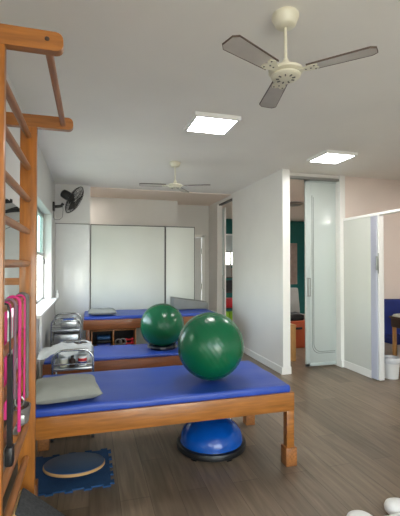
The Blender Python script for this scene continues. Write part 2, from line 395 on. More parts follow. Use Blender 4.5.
for k in range(12):
    z = 2.241-.1848*k
    if k == 11: z = .20
    mb = MB(); L = 2*hy-.03
    mb.lathe([(0, 0), (.015, 0), (.017, .03), (.019, L*.5), (.017, L-.03), (.015, L), (0, L)], (0, -L/2, z), 16, (0, 1, 0))
    mb.build('rung', 'rung', o)
for s in (-1, 1):
    for z in (.5, 1.4): MB().box(-.198, -.04, s*hy-.012, s*hy+.012, z-.02, z+.02).build('wall_bracket', 'oak', o)

def hang(name, y, z, zl, zr, m, label, w=.022, t=.003, r=.021, flat=True, group='resistance bands on the wall bars', dx=.0):
    X = -.345
    P = [(X-r-dx, y, zl)]
    for i in range(1, 7): P.append((X-r-dx*(1-i/7), y+.004*math.sin(i), zl+(z-zl)*i/7))
    for i in range(9):
        a = PI-PI*i/8; P.append((X+r*math.cos(a), y, z+r*math.sin(a)))
    for i in range(1, 7): P.append((X+r+dx*i/7, y+.004*math.sin(i*2), z+(zr-z)*i/7))
    P.append((X+r+dx, y, zr))
    mb = MB()
    if flat: mb.ribbon(P, w, t, (0, 1, 0))
    else: mb.tube(P, w/2, 8)
    return tag(mb.build(name, m), label, 'exercise band', group)
zr5, zr6 = 2.241-.1848*5, 2.241-.1848*6
hang('resistance_band', 2.20, zr5, .92, .80, 'greyband', 'thick grey rubber tube draped over a rung near the far post', .014, r=.027, flat=False, dx=.004)
hang('resistance_band', 2.24, zr5, 1.0, .80, 'greyband', 'second grey rubber tube, nearest the far post of the wall bars', .014, r=.027, flat=False)
hang('resistance_band', 2.15, zr5, .84, .80, 'pinkband', 'narrow magenta band hanging beside the grey tubes', .010, r=.024, flat=False)
hang('resistance_band', 1.97, zr5, .78, .72, 'pinkband', 'thick magenta tube hanging from the middle of the rung', .015, r=.030, flat=False)
hang('resistance_band', 1.88, zr5, .95, .9, 'mauve', 'mauve rubber tube hanging just left of the thick magenta one', .012, r=.026, flat=False)
hang('resistance_band', 1.80, zr5, .80, .74, 'pinkband', 'thin magenta band looped over the rung nearest the front post', .014, r=.022)
mb = MB(); mb.ribbon([(-.312, 1.735, 1.125), (-.312, 1.735, 1.0), (-.312, 1.735, .9), (-.312, 1.735, .74)], .03, .018, (0, 1, 0)); mb.box(-.328, -.296, 1.71, 1.76, .68, .76, .01).tube([(-.345, 1.735, 1.34), (-.325, 1.735, 1.335), (-.315, 1.735, 1.3), (-.312, 1.735, 1.1)], .004)
tag(mb.build('black_strap', 'black'), 'long black padded strap hanging on the wall bars', 'strap')
o = thing('ankle_cuff', 'grey ankle cuff with buckle hanging below the grey tubes', 'cuff', (-.335, 2.13, .67))
ring = [(.04*math.cos(2*PI*i/20), .06*math.sin(2*PI*i/20), .07) for i in range(20)]
MB().sweep(ring, [(.045, .004), (.045, -.004), (-.035, -.004), (-.035, .004)], closed=True, up=(.12, 0, 1)).build('padding', 'greyband', o)
MB().tube([(.0+.02*math.cos(2*PI*i/16), -.03, .145+.025*math.sin(2*PI*i/16)) for i in range(16)], .004, 8, True).build('ring', 'alu', o)
MB().box(-.03, .03, -.074, -.064, .05, .09, .003).build('buckle', 'alu', o)

# slant board at foot of the post
o = thing('slant_board', 'charcoal gripped board leaning against the foot of the wall bars', 'slant board', (-.19, 2.17, .155))
a_ = math.radians(41)
def sl(x0, x1, z0, z1, n, m, mb_=None):
    mb = MB(); mb.box(x0, x1, -.12, .10, z0, z1, .003)
    ob = mb.build(n, m, o); ob.rotation_euler = (0, a_, 0); return ob
sl(-.21, .23, -.017, .0, 'board', 'cork'); sl(-.207, .227, .0005, .012, 'grip_surface', 'charcoal')

# ------------------------------------------------------------------ treatment beds
def pad(mb, x0, x1, y0, y1, z0, z1, nx=24, ny=12, puff=.006, seed=0):
    b = bmesh.new(); bmesh.ops.create_cube(b, size=1)
    for v in b.verts: v.co = Vector((v.co.x*(x1-x0), v.co.y*(y1-y0), v.co.z*(z1-z0)))
    bmesh.ops.bevel(b, geom=b.edges[:], offset=min(.018, (z1-z0)*.42), segments=3, profile=.5, affect='EDGES')
    bmesh.ops.subdivide_edges(b, edges=[e for e in b.edges if e.calc_length() > .3], cuts=14, use_grid_fill=True)
    for v in b.verts:
        k = noise.noise(Vector((v.co.x*3+seed, v.co.y*5, 0)))
        if v.co.z > 0: v.co.z += puff*k*1.6
        e = noise.noise(Vector((v.co.x*2, seed+4, v.co.y*2)))
        v.co.x += .006*e; v.co.y += .006*noise.noise(Vector((v.co.x*4, 9, seed)))
        v.co += Vector(((x0+x1)/2, (y0+y1)/2, (z0+z1)/2))
    mb._merge(b); return mb

def bed(label, x0, x1, y0, y1, zt, rail, wood, blocks, mt=.05, seed=0, over=.0):
    cx, cy = (x0+x1)/2, (y0+y1)/2
    o = thing('treatment_bed', label, 'bed', (cx, cy, 0), group='blue padded treatment beds')
    X0, X1, Y0, Y1 = x0-cx, x1-cx, y0-cy, y1-cy
    zb = zt-rail
    MB().box(X0, X1, Y0, Y0+.035, zb, zt, .003).build('front_rail', wood, o)
    MB().box(X0, X1, Y1-.035, Y1, zb, zt, .003).build('back_rail', wood, o)
    for xa in (X0+.001, X1-.036): MB().box(xa, xa+.035, Y0+.036, Y1-.036, zb, zt-.001, .003).build('end_rail', wood, o)
    MB().box(X0+.037, X1-.037, Y0+.036, Y1-.036, zt-.03, zt-.008).build('deck_board', 'tan', o)
    leg = .06
    for xa in (X0+.0355, X1-leg-.0355+.034):
        for ya, yb in ((Y0+.001, Y0+leg), (Y1-leg, Y1-.001)):
            z0 = .13 if blocks else 0
            g = MB().box(xa, xa+leg-.001, ya, yb, z0, zb-.001, .003).build('leg', wood, o)
            if blocks: MB().box(xa-.014, xa+leg+.014, ya-.014, yb+.014, 0, .135, .004).build('foot_block', 'rung', g)
    m = MB(); pad(m, X0+(.05 if blocks else .01), X1-.02, Y0+.014, Y1-.01, zt-.007, zt-.007+mt, seed=seed)
    m.build('mattress', 'blue', o)
    return o
bed('front blue treatment bed holding the larger green ball, on wooden block feet', -.42, 1.475, 2.59, 3.41, .54, .135, 'oak', True, .058, 1)
bed('low middle treatment bed with the second green ball on it', -.47, 1.43, 4.3, 4.97, .452, .13, 'brown', False, .04, 5)
bed('tall back treatment bed against the pale green boards', -.09, 1.95, 5.77, 6.58, .69, .14, 'brown', False, .05, 9)

def pillow(mb, c, sx, sy, sz, rz=0, seed=0, p=.42):
    b = bmesh.new(); N = 26; vs = {}
    for s in (1, -1):
        for i in range(N+1):
            for j in range(N+1):
                u, v = 2*i/N-1, 2*j/N-1
                edge = i in (0, N) or j in (0, N)
                if s < 0 and edge: vs[(s, i, j)] = vs[(1, i, j)]; continue
                h = ((1-u**4)*(1-v**4))**p
                pin = 1-.07*(1-abs(v))*abs(u)**3
                x = u*sx/2*(1-.05*(1-abs(v)**2)*abs(u)); y = v*sy/2*(1-.06*(1-abs(u)**2)*abs(v))
                nz = noise.noise(Vector((u*2.2+seed, v*2.2, s*3)))*.010
                z = (s*h*sz/2*(1 if s > 0 else .75)) + (nz*h if s > 0 else 0)
                vs[(s, i, j)] = b.verts.new((x, y, z))
    for s in (1, -1):
        for i in range(N):
            for j in range(N):
                q = [vs[(s, i, j)], vs[(s, i+1, j)], vs[(s, i+1, j+1)], vs[(s, i, j+1)]]
                b.faces.new(q if s > 0 else q[::-1])
    bmesh.ops.transform(b, matrix=Matrix.Translation(c) @ Matrix.Rotation(rz, 4, 'Z'), verts=b.verts)
    mb._merge(b); return mb
p1 = pillow(MB(), (0, 0, 0), .44, .40, .13, rz=.12, seed=2).build('pillow', 'grey', loc=(-.155, 2.81, .644)); tag(p1, 'large grey pillow at the near end of the front bed', 'pillow')
p2 = pillow(MB(), (0, 0, 0), .42, .30, .10, rz=.0, seed=6).build('pillow', 'grey', loc=(.18, 6.0, .779)); tag(p2, 'flat grey pillow on the left end of the tall back bed', 'pillow')
# grey foam wedge on the back bed
wv = [(0, 0), (.60, 0), (.60, .11), (.0, .20)]
mtx = Matrix.Translation((1.33, 6.5, .742)) @ Matrix(((1, 0, 0, 0), (0, 0, -1, 0), (0, 1, 0, 0), (0, 0, 0, 1)))
tag(MB().prism(wv, -.02, .26, .012, mtx).build('foam_wedge', 'greyd'), 'long grey foam wedge on the right end of the tall back bed', 'foam wedge')

# ------------------------------------------------------------------ balls
def ball(label, x, y, z, r):
    o = thing('exercise_ball', label, 'exercise ball', (x, y, z), group='green exercise balls')
    b = MB(); n = 64; prof = []
    for i in range(97):
        a = -PI/2+PI*i/96
        rr = r*math.cos(a); zz_ = r*math.sin(a)
        g = .0012 if (i % 4 == 0 and 34 < i < 62) else 0
        prof.append((max(0, rr-g) if 0 < i < 96 else 0, zz_))
    b.lathe(prof, (0, 0, r), 72, (.35, .25, 1)) if False else b.lathe(prof, (0, 0, 0), 72)
    sh = b.build('shell', 'ball', o, loc=(0, 0, r)); sh.rotation_euler = (.25, .95, .3)
    pl = MB().lathe([(0, .004), (.008, .004), (.010, 0), (0, -.002)], (0, 0, 0), 14).build('plug', 'white', o)
    dv = Vector((.5, .6, .55)).normalized(); pl.location = Vector((0, 0, r))+dv*(r-.001); pl.rotation_euler = Vector((0, 0, 1)).rotation_difference(dv).to_euler()
    return o
ball('large green exercise ball resting on the front bed', .915, 2.90, .598, .26)
ball('green exercise ball on the low middle bed, behind the front one', .845, 4.62, .494, .264)
o = thing('ball_ring', 'black ring cushion under the farther green ball', 'ball ring', (.845, 4.62, .490))
MB().tube([(.16*math.cos(2*PI*i/36), .16*math.sin(2*PI*i/36), .024) for i in range(36)], .02, 10, True).build('ring', 'black', o)
for k in range(6):
    a = 2*PI*k/6+.4; MB().box(-.03, .03, -.006, .006, -.012, .012, .003, rot=None).build('grip', 'greyband', o, loc=(.182*math.cos(a), .182*math.sin(a), .026)).rotation_euler = (0, 0, a+PI/2)

# bosu
o = thing('balance_dome', 'blue half-ball balance trainer on black base under the front bed', 'balance trainer', (.965, 3.04, 0))
MB().lathe([(0, .012), (.275, .012), (.283, .02), (.285, .045), (.28, .058), (.262, .064), (0, .064)], n=64).build('base', 'black', o)
pr = [(.258, .06)]+[(.256*math.cos(a)**.92 if a < PI/2 else 0, .065+.185*math.sin(a)**.92) for a in [PI/2*i/22 for i in range(23)]]; pr[-1] = (0, pr[-1][1])
MB().lathe(pr, n=64).build('dome', 'bosu', o)
MB().tube([(.252*math.cos(2*PI*i/60), .252*math.sin(2*PI*i/60), .075) for i in range(60)], .006, 8, True).build('rim_band', 'bosu', o)
for k in range(6):
    a = 2*PI*k/6+.75; MB().box(-.022, .022, -.022, .022, 0, .03, .005).build('foot', 'black', o, loc=(.255*math.cos(a), .255*math.sin(a), 0)).rotation_euler = (0, 0, a)

# foam mat with interlocking edges
def jig(x0, x1, y0, y1, t=.022, n=9):
    P = []
    def side(a, b, out):
        a, b = Vector(a), Vector(b); L = (b-a).length; dr = (b-a)/L; o_ = Vector(out)
        for k in range(n):
            s0 = a+dr*L*(k+.18)/n; s1 = a+dr*L*(k+.82)/n
            if k % 2 == 0: P.extend([s0, s0+o_*t-dr*.007, s1+o_*t+dr*.007, s1])
    side((x0, y0), (x1, y0), (0, -1)); side((x1, y0), (x1, y1), (1, 0)); side((x1, y1), (x0, y1), (0, 1)); side((x0, y1), (x0, y0), (-1, 0))
    return [(p.x, p.y) for p in P]
tag(MB().prism(jig(-.40, .145, 2.70, 3.2), .001, .012).build('foam_mat', 'matblue'), 'blue interlocking foam floor mat under the round balance board', 'mat')
o = thing('balance_board', 'round blue balance board with wooden edge on the foam mat', 'balance board', (-.10, 2.86, .013))
o.rotation_euler = (-.13, .03, 0)
o.location.z = .026
MB().lathe([(0, .056), (.205, .056), (.208, .06), (.208, .072), (.205, .075), (0, .075)], n=56).build('plywood_disc', 'cork', o)
MB().lathe([(0, .0755), (.203, .0755), (.203, .0785), (.199, .080), (0, .080)], n=56).build('top_sheet', 'navy', o)
MB().lathe([(0, 0), (.03, .004), (.07, .022), (.095, .055), (0, .055)], n=32).build('rocker', 'black', o)

# ------------------------------------------------------------------ trolleys
def trolley(label, x0, x1, y0, y1, h, shelves):
    cx, cy = (x0+x1)/2, (y0+y1)/2; w = (x1-x0)/2; dp = (y1-y0)/2
    o = thing('instrument_trolley', label, 'trolley', (cx, cy, 0), group='chrome trolleys by the left wall')
    R = .09
    for s in (-1, 1):
        P = [(-w, s*dp, .07), (-w, s*dp, h-R)]+[(-w+R*(1-math.cos(a)), s*dp, h-R+R*math.sin(a)) for a in [PI/2*i/6 for i in range(1, 7)]]
        P += [(w-R*(1-math.cos(a)), s*dp, h-R+R*math.sin(a)) for a in [PI/2*(6-i)/6 for i in range(0, 7)]]+[(w, s*dp, .07)]
        MB().tube(P, .0105, 12).build('end_arch', 'chrome', o)
    for z in shelves:
        sh = MB().box(-w+.012, w-.012, -dp+.012, dp-.012, z, z+.008).box(-w+.006, w-.006, -dp-.004, -dp+.006, z-.008, z+.012, .002).box(-w+.006, w-.006, dp-.006, dp+.004, z-.008, z+.012, .002).box(-w-.004, -w+.012, -dp, dp, z-.008, z+.012, .002).box(w-.012, w+.004, -dp, dp, z-.008, z+.012, .002).build('shelf', 'steel', o)
        MB().tube([(-w, -dp, z+.045), (w, -dp, z+.045), (w, dp, z+.045), (-w, dp, z+.045)], .005, 8, True).build('guard_rail', 'chrome', sh)
    for sx in (-1, 1):
        for sy in (-1, 1):
            c = MB().cyl((sx*w, sy*dp, .05), (sx*w, sy*dp, .085), .012).box(sx*w-.014, sx*w+.014, sy*dp-.016, sy*dp+.016, .04, .062, .003).build('caster', 'chrome', o)
            MB().cyl((sx*w-.011, sy*dp+.006, .029), (sx*w+.011, sy*dp+.006, .029), .028, n=20).build('wheel', 'black', c)
    return o
trolley('nearer chrome trolley covered with white towels, beside the front bed', -.30, .03, 3.47, 3.87, .765, (.12, .60))
trolley('farther chrome trolley with metal tray, beside the tall back bed', -.465, -.11, 5.14, 5.6, .82, (.2, .45, .66))
# towel bundle on near trolley
def blob(name, m, x0, x1, y0, y1, z0, z1, label, cat, seed=0, sag=.0):
    mb = MB(); pad(mb, x0, x1, y0, y1, z0, z1, puff=.0, seed=seed)
    for v in mb.bm.verts:
        k = (v.co.z-z0)/(z1-z0)
        q = noise.noise(Vector((v.co.x*11+seed, v.co.y*9, v.co.z*6)))
        v.co.z += .022*q*k
        v.co.x += .012*noise.noise(Vector((v.co.x*5, v.co.y*12+seed, v.co.z*12)))*k
    o_ = mb.build(name, m); return tag(o_, label, cat)
blob('folded_towel', 'towel', -.27, .0, 3.64, 3.83, .611, .70, 'rumpled white towel bundle heaped on the nearer chrome trolley', 'towel', 3)
def cloth(name, m, x0, x1, y0, y1, zf, label, cat, t=.008, N=26):
    b = bmesh.new(); g = [[[b.verts.new((x0+(x1-x0)*i/N, y0+(y1-y0)*j/N, zf(i/N, j/N)+s)) for j in range(N+1)] for i in range(N+1)] for s in (t, 0)]
    for i in range(N):
        for j in range(N):
            b.faces.new((g[0][i][j], g[0][i+1][j], g[0][i+1][j+1], g[0][i][j+1])); b.faces.new((g[1][i][j], g[1][i][j+1], g[1][i+1][j+1], g[1][i+1][j]))
    for i in range(N):
        b.faces.new((g[0][i][0], g[1][i][0], g[1][i+1][0], g[0][i+1][0])); b.faces.new((g[0][i][N], g[0][i+1][N], g[1][i+1][N], g[1][i][N]))
        b.faces.new((g[0][0][i], g[0][0][i+1], g[1][0][i+1], g[1][0][i])); b.faces.new((g[0][N][i], g[1][N][i], g[1][N][i+1], g[0][N][i+1]))
    mb = MB(); mb._merge(b); return tag(mb.build(name, m), label, cat)
cloth('draped_cloth', 'towel', -.42, .015, 3.49, 3.848, lambda u, v: .742+.012*noise.noise(Vector((u*9, v*7, 1)))+.008*math.sin(u*9+v*4)-.028*max(0, .3-u)/.3-.035*max(0, .25-v)/.25*(.5+.5*math.sin(u*14)), 'white cloth lying over the towel bundle, drooping at the left of the trolley', 'cloth')
o = thing('wipes_tub', 'white tub with red and blue label on the nearer trolley', 'tub', (-.06, 3.555, .609))
MB().lathe([(0, 0), (.033, 0), (.036, .01), (.036, .075), (0, .075)], n=24).build('tub', 'white', o)
MB().lathe([(.0365, .042), (.0372, .042), (.0372, .068), (.0365, .068)], n=24).build('label_band', 'red', o)
MB().lathe([(.0365, .015), (.0374, .015), (.0374, .038), (.0365, .038)], n=24).build('label_stripe', 'darkblue', o)
MB().lathe([(0, .088), (.034, .088), (.038, .084), (.038, .0752), (0, .0752)], n=24).build('lid', 'white', o)
o = thing('spray_bottle', 'dark bottle with black cap between white items on the nearer trolley', 'bottle', (-.145, 3.555, .609))
MB().lathe([(0, 0), (.024, 0), (.026, .01), (.026, .055), (.012, .07), (.012, .075), (0, .075)], n=20).build('bottle', 'darkwood', o)
MB().lathe([(0, .092), (.013, .092), (.014, .0752), (0, .0752)], n=16).build('cap', 'black', o)
o = thing('white_jar', 'plain white jar at the left of the nearer trolley shelf', 'jar', (-.215, 3.56, .609))
MB().lathe([(0, 0), (.03, 0), (.033, .01), (.033, .065), (0, .065)], n=20).build('jar', 'cream', o)
MB().lathe([(0, .08), (.03, .08), (.034, .076), (.034, .0655), (0, .0655)], n=20).build('lid', 'white', o)
# far trolley tray
o = thing('metal_box', 'shiny metal box standing on the farther trolley', 'box', (-.26, 5.38, .669))
MB().box(-.1, .1, -.12, .12, .001, .09, .008).build('box', 'steel', o)
MB().box(-.104, .104, -.124, .124, .09, .105, .004).build('lid', 'chrome', o)
blob('blue_cloth', 'lightblue', -.33, -.2, 5.28, 5.4, .776, .80, 'small light blue cloth folded on the metal box', 'cloth', 8)
blob('white_cloth', 'towel', -.22, -.17, 5.42, 5.5, .776, .80, 'small white cloth beside the blue one on the metal box', 'cloth', 12)
o = thing('steel_tray', 'deep brushed steel tray on the middle shelf of the farther trolley', 'tray', (-.285, 5.35, .459))
MB().box(-.15, .15, -.19, .19, 0.001, .15, .012).build('tray', 'steel', o)
MB().tube([(-.152, -.192, .15), (.152, -.192, .15), (.152, .192, .15), (-.152, .192, .15)], .006, 8, True).build('rim', 'chrome', o)
# sill bottle, pipe
o = thing('small_bottle', 'small white bottle standing at the far end of the window sill', 'bottle', (-.478, 6.2, .993))
MB().lathe([(0, 0), (.022, 0), (.022, .06), (.008, .075), (.008, .095), (0, .095)], n=16).build('bottle', 'white', o)
MB().lathe([(0, .088), (.011, .088), (.011, .108), (0, .11)], n=12).build('cap', 'white', o)
o = thing('wall_pipe', 'white pipe running down the wall below the window', 'pipe', (XL+.025, 4.55, 0))
MB().cyl((0, 0, .05), (0, 0, .93), .016).build('pipe', 'white', o)
MB().box(-.024, .01, -.025, .025, .5, .53).build('clamp', 'alu', o)

# ------------------------------------------------------------------ cubby under the back bed
o = thing('storage_cubby', 'small wooden cubby with two dark compartments under the back bed', 'cubby', (.345, 5.95, 0))
MB().box(-.325, .325, -.15, .15, .518, .535, .002).build('top_board', 'rung', o)
MB().box(-.325, .325, -.15, .15, .262, .28, .002).build('shelf', 'rung', o)
for x in (-.325, .307): MB().box(x, x+.018, -.15, .15, 0, .517, .002).build('side_board', 'rung', o)
MB().box(-.02, 0, -.149, .14, .281, .517, .002).build('divider', 'rung', o)
MB().box(-.306, .306, .13, .148, .01, .515).build('back_board', 'blackm', o)
G = 'folded items in the cubby'
for k, (m, z, lab) in enumerate((('darkblue', .282, 'blue folded cloth at the bottom of the left cubby compartment'), ('blackm', .335, 'black folded cloth in the middle of the left cubby compartment'), ('navy', .388, 'dark navy folded cloth on top in the left cubby compartment'))):
    tag(MB().box(.1, .3, 5.83, 6.03, z, z+.045, .015, 3).build('folded_cloth', m), lab, 'cloth', G)
for k, (x, z) in enumerate(((.41, .341), (.475, .341))):
    tag(MB().tube([(x+.045*math.cos(2*PI*i/24), 5.83+k*.03, z+.045*math.sin(2*PI*i/24)) for i in range(24)], .012, 8, True).build('ring_grip', 'greyband'), 'grey exercise ring standing in the right cubby compartment, %s' % ('left one' if k == 0 else 'right one'), 'exercise ring', 'exercise rings in the cubby')
for k, z in enumerate((.308, .362)):
    o = thing('dumbbell', 'red dumbbell in the right cubby compartment, %s' % ('lower one' if k == 0 else 'upper one'), 'dumbbell', (.573, 5.89, z), .2, 'red dumbbells in the cubby')
    MB().cyl((-.04, 0, 0), (.04, 0, 0), .012).build('bar', 'red', o)
    for s in (-1, 1): MB().cyl((s*.035, 0, 0), (s*.065, 0, 0), .024, n=8).build('weight', 'red', o)

# ------------------------------------------------------------------ ceiling lamps
def lamp(label, x, y, s, m, rz=0, fw=.028):
    o = thing('ceiling_lamp', label, 'ceiling lamp', (x, y, H), rz, 'square ceiling lamps')
    h = s/2
    MB().box(-h, h, -h, -h+fw, -.035, 0).box(-h, h, h-fw, h, -.035, 0).box(-h, -h+fw, -h+fw, h-fw, -.035, 0).box(h-fw, h, -h+fw, h-fw, -.035, 0).build('frame', 'white', o, smooth=False)
    MB().box(-h+fw, h-fw, -h+fw, h-fw, -.033, -.012).build('diffuser', m, o, smooth=False)
    return o
lamp('bright square ceiling lamp nearer the camera, left of the near fan', 1.065, 3.35, .42, 'panel')
lamp('bright square ceiling lamp farther right above the sliding door', 2.79, 4.0, .42, 'panel')
lamp('unseen square ceiling lamp added behind the camera as extra light', 1.2, -.9, .4, 'panel')  # unseen, added to brighten the near part of the room
lamp('unseen square ceiling lamp added to light the side room beyond the low partition', 5.3, 2.8, .42, 'panel4')  # unseen, added to brighten the warm wall
lamp('unseen square ceiling lamp added to light the space behind the back partition', -.25, 7.15, .4, 'panel2')  # assumed lamp out of view, added to light the strip above the boards
lamp('unseen square ceiling lamp added to light the teal room behind the sliding door', 5.2, 6.4, .42, 'panel3')  # added out of view to brighten the frosted door and far ceiling
bpy.data.objects['ceiling_lamp.005'].location.z = H-.016
bpy.data.objects['ceiling_lamp.004'].location.z = H-.016
o = thing('ceiling_lamp', 'round unlit ceiling lamp in the teal room', 'ceiling lamp', (4.12, 7.25, H-.016))
MB().lathe([(0, -.06), (.12, -.055), (.19, -.03), (.2, -.012), (0, -.012)], n=40).build('shade', 'offlamp', o)
MB().lathe([(0, -.013), (.205, -.013), (.205, 0), (0, 0)], n=40).build('rim', 'alu', o)

# ------------------------------------------------------------------ ceiling fans
def fan(label, x, y, angs, rod=.30, R=.46, tilt=.14):
    o = thing('ceiling_fan', label, 'ceiling fan', (x, y, H), group='three-blade ceiling fans')
    MB().lathe([(0, 0), (.066, 0), (.07, -.006), (.07, -.018), (.064, -.03), (.054, -.055), (.045, -.062), (0, -.064)], n=40).build('canopy', 'cream', o)
    MB().cyl((0, 0, -.07), (0, 0, -rod+.01), .0085, n=16).build('rod', 'cream', o)
    MB().lathe([(0, .05), (.014, .05), (.02, .035), (.022, .0), (0, .0)], (0, 0, -rod), 24).build('rod_cup', 'cream', o)
    MB().lathe([(0, .008), (.03, .006), (.078, -.002), (.088, -.008), (.088, -.02), (.08, -.024), (0, -.024)], (0, 0, -rod), 48).build('motor_top', 'cream', o)
    mb = MB().lathe([(0, -.03), (.068, -.03), (.076, -.034), (.076, -.042), (.066, -.05), (0, -.052)], (0, 0, -rod), 48)
    ml = mb.build('motor_bottom', 'cream', o)
    vb = MB()
    for k in range(9):
        a = 2*PI*k/9; vb.box(.042*math.cos(a)-.008, .042*math.cos(a)+.008, .042*math.sin(a)-.003, .042*math.sin(a)+.003, -rod-.054, -rod-.048, rot=(0, 0, a))
    vb.build('vent_slots', 'darkline', ml)
    for a in angs:
        ar = math.radians(a)
        bl = bpy.data.objects.new('t', None); bpy.data.objects.remove(bl)
        T = Matrix.Rotation(ar, 4, 'Z') @ Matrix.Translation((0, 0, -rod-.02)) @ Matrix.Rotation(tilt, 4, 'X')
        w0_, w1_ = .040, .052
        pts = [(.115, -w0_), (R-.025, -w1_), (R, -w1_+.02), (R, w1_-.02), (R-.025, w1_), (.115, w0_)]
        b = MB().prism(pts, -.0025, .0025, 0, T); B = b.build('blade', 'blade', o, smooth=False)
        e_ = MB().prism([(.115, w0_-.001), (R-.026, w1_-.001), (R-.001, w1_-.021), (R-.001, -w1_+.021), (R-.026, -w1_+.001), (.115, -w0_+.001), (.115, -w0_-.002), (R-.024, -w1_-.001), (R+.0015, -w1_+.0195), (R+.0015, w1_-.0195), (R-.024, w1_+.002), (.115, w0_+.003)], -.004, .004, 0, T).build('blade_edge', 'edge', B, smooth=False)
        br = MB().prism([(.045, -.016), (.09, -.02), (.135, -.038), (.165, -.03), (.165, -.012), (.15, 0), (.165, .012), (.165, .03), (.135, .038), (.09, .02), (.045, .016)], -.0075, -.003, 0, T)
        B2 = br.build('blade_bracket', 'cream', o, smooth=False)
        sb = MB()
        for (sx, sy) in ((.15, -.024), (.15, .024), (.13, 0), (.105, .0)):
            q = T @ Vector((sx, sy, -.0075)); sb.lathe([(0, .003), (.004, .002), (.005, 0), (0, 0)], q, 8, (0, 0, -1))
        sb.build('screws', 'darkline', B2)
    return o
fan('near cream ceiling fan with three grey blades above the front bed', .975, 1.79, (77, -46, 206), .285, .435)
fan('far cream ceiling fan above the back beds', 1.04, 4.8, (58, -22, 172), .28, .45)

# ------------------------------------------------------------------ wall fan
o = thing('wall_fan', 'black oscillating wall fan tilted down, high in the far left corner', 'wall fan', (XL, 6.2, 2.37))
MB().box(.0, .03, -.045, .045, -.07, .07, .008).build('mount', 'black', o)
MB().tube([(.02, 0, .0), (.08, 0, .005), (.12, -.01, .01), (.15, -.02, .05)], .022, 12).build('arm', 'black', o)
ax = Vector((.84, -.22, -.50)).normalized(); cc = Vector((.315, -.03, .11))
hp = cc-ax*.12
MB().lathe([(0, -.09), (.045, -.09), (.062, -.075), (.068, -.03), (.068, .02), (.05, .06), (0, .06)], hp-ax*.01, 28, ax).build('motor', 'black', o)
MB().cyl(hp, cc, .02).build('shaft', 'black', o)
q = Vector((0, 0, 1)).rotation_difference(ax)
def onr(r, a, h): return cc + q @ Vector((r*math.cos(a), r*math.sin(a), h))
g = MB()
R_ = .225
g.tube([onr(R_, 2*PI*i/48, 0) for i in range(48)], .0065, 8, True)
for side in (1, -1):
    for r, hh in ((.18, .035), (.13, .05), (.075, .055)):
        g.tube([onr(r, 2*PI*i/36, side*hh) for i in range(36)], .0022, 6, True)
    for k in range(36):
        a = 2*PI*k/36
        g.tube([onr(.045, a, side*.056), onr(.13, a, side*.05), onr(.18, a, side*.037), onr(.212, a, side*.018), onr(R_, a, 0)], .0018, 5)
g.build('cage', 'black', o)
MB().lathe([(0, .062), (.04, .06), (.048, .05), (0, .045)], cc, 24, ax).build('badge', 'black', o)
for k in range(3):
    b = bmesh.new(); rows = []
    for i in range(9):
        r = .03+.155*i/8; row = []
        for j in range(7):
            a = 2*PI*k/3+(j/6-.5)*(1.2-.3*i/8)+.35*i/8
            row.append(b.verts.new(onr(r, a, (j/6-.5)*.035)))
        rows.append(row)
    for i in range(8):
        for j in range(6): b.faces.new((rows[i][j], rows[i+1][j], rows[i+1][j+1], rows[i][j+1]))
    mb = MB(); mb._merge(b); bo = mb.build('blade', 'black', o)
    s_ = bo.modifiers.new('s', 'SOLIDIFY'); s_.thickness = .003
MB().tube([(.015, -.02, -.06), (.015, -.02, -.17), (.03, -.02, -.2), (.1, -.03, -.2), (.14, -.03, -.16), (.15, -.03, -.05), (.14, -.03, .03)], .004, 8).build('cable', 'greyband', o)

# ------------------------------------------------------------------ white plastic item bottom right
o = thing('plastic_step', 'low white plastic step cut off by the bottom right corner of the picture', 'step', (1.8, 1.7, 0))
MB().box(-.28, .3, -.2, .165, .012, .055, .016, 4).build('plate', 'white', o)
for (x, y) in ((-.30, .185), (-.0, .225), (-.28, -.2), (.3, -.2)): MB().lathe([(0, .0), (.07, 0), (.082, .01), (.085, .026), (.078, .044), (.058, .057), (.03, .063), (0, .064)], (x, y, 0), 28).build('foot', 'white', o)

# ------------------------------------------------------------------ side room beyond the folding door
o = thing('waste_bin', 'white waste bin lined with a clear bag, just inside the folding door', 'bin', (3.83, 4.22, 0))
MB().lathe([(0, 0), (.088, 0), (.11, .24), (.112, .245), (.106, .245), (.085, .008), (0, .008)], n=32).build('bin', 'white', o)
b = MB().lathe([(.108, .2), (.116, .21), (.118, .25), (.108, .272), (.098, .25), (.09, .16), (.05, .1), (0, .09)], n=40)
for v in b.bm.verts:
    k = noise.noise(v.co*30); v.co.x *= 1+.05*k; v.co.y *= 1+.05*k
b.build('bag', 'bag', o)
o = thing('padded_chair', 'dark blue upholstered chair with wooden legs inside the side room', 'chair', (4.45, 4.62, 0))
pad(MB(), -.36, .30, .12, .22, .40, .97, seed=4).build('backrest', 'darkblue', o)
pad(MB(), -.34, .28, -.17, .115, .36, .46, seed=3).build('seat', 'darkblue', o)
for (x, y) in ((-.3, -.13), (.2, -.13), (-.3, .16), (.2, .16)): MB().box(x-.02, x+.02, y-.02, y+.02, 0, .37, .003).build('leg', 'darkwood', o)
o = thing('small_table', 'small dark table with tan legs beside the blue chair', 'table', (4.22, 4.24, 0))
MB().box(-.26, .5, -.18, .16, .76, .785, .004).build('table_top', 'darkwood', o)
MB().box(-.24, .48, -.16, .14, .64, .759, .002).build('apron', 'darkwood', o)
for (x, y) in ((-.2, -.14), (.44, -.14), (-.2, .12), (.44, .12)): MB().box(x-.02, x+.02, y-.02, y+.02, 0, .639, .003).build('leg', 'tan', o)
for k in range(3):
    tag(MB().box(3.97+.01*k, 4.20+.012*k, 4.11+.012*k, 4.35, .787+k*.012, .797+k*.012, .002, rot=(0, 0, .1*k)).build('paper_stack', 'paper'), 'sheaf of papers on the small dark table, %s' % ('bottom of three', 'middle of three', 'top of three')[k], 'papers', 'papers on the small table')

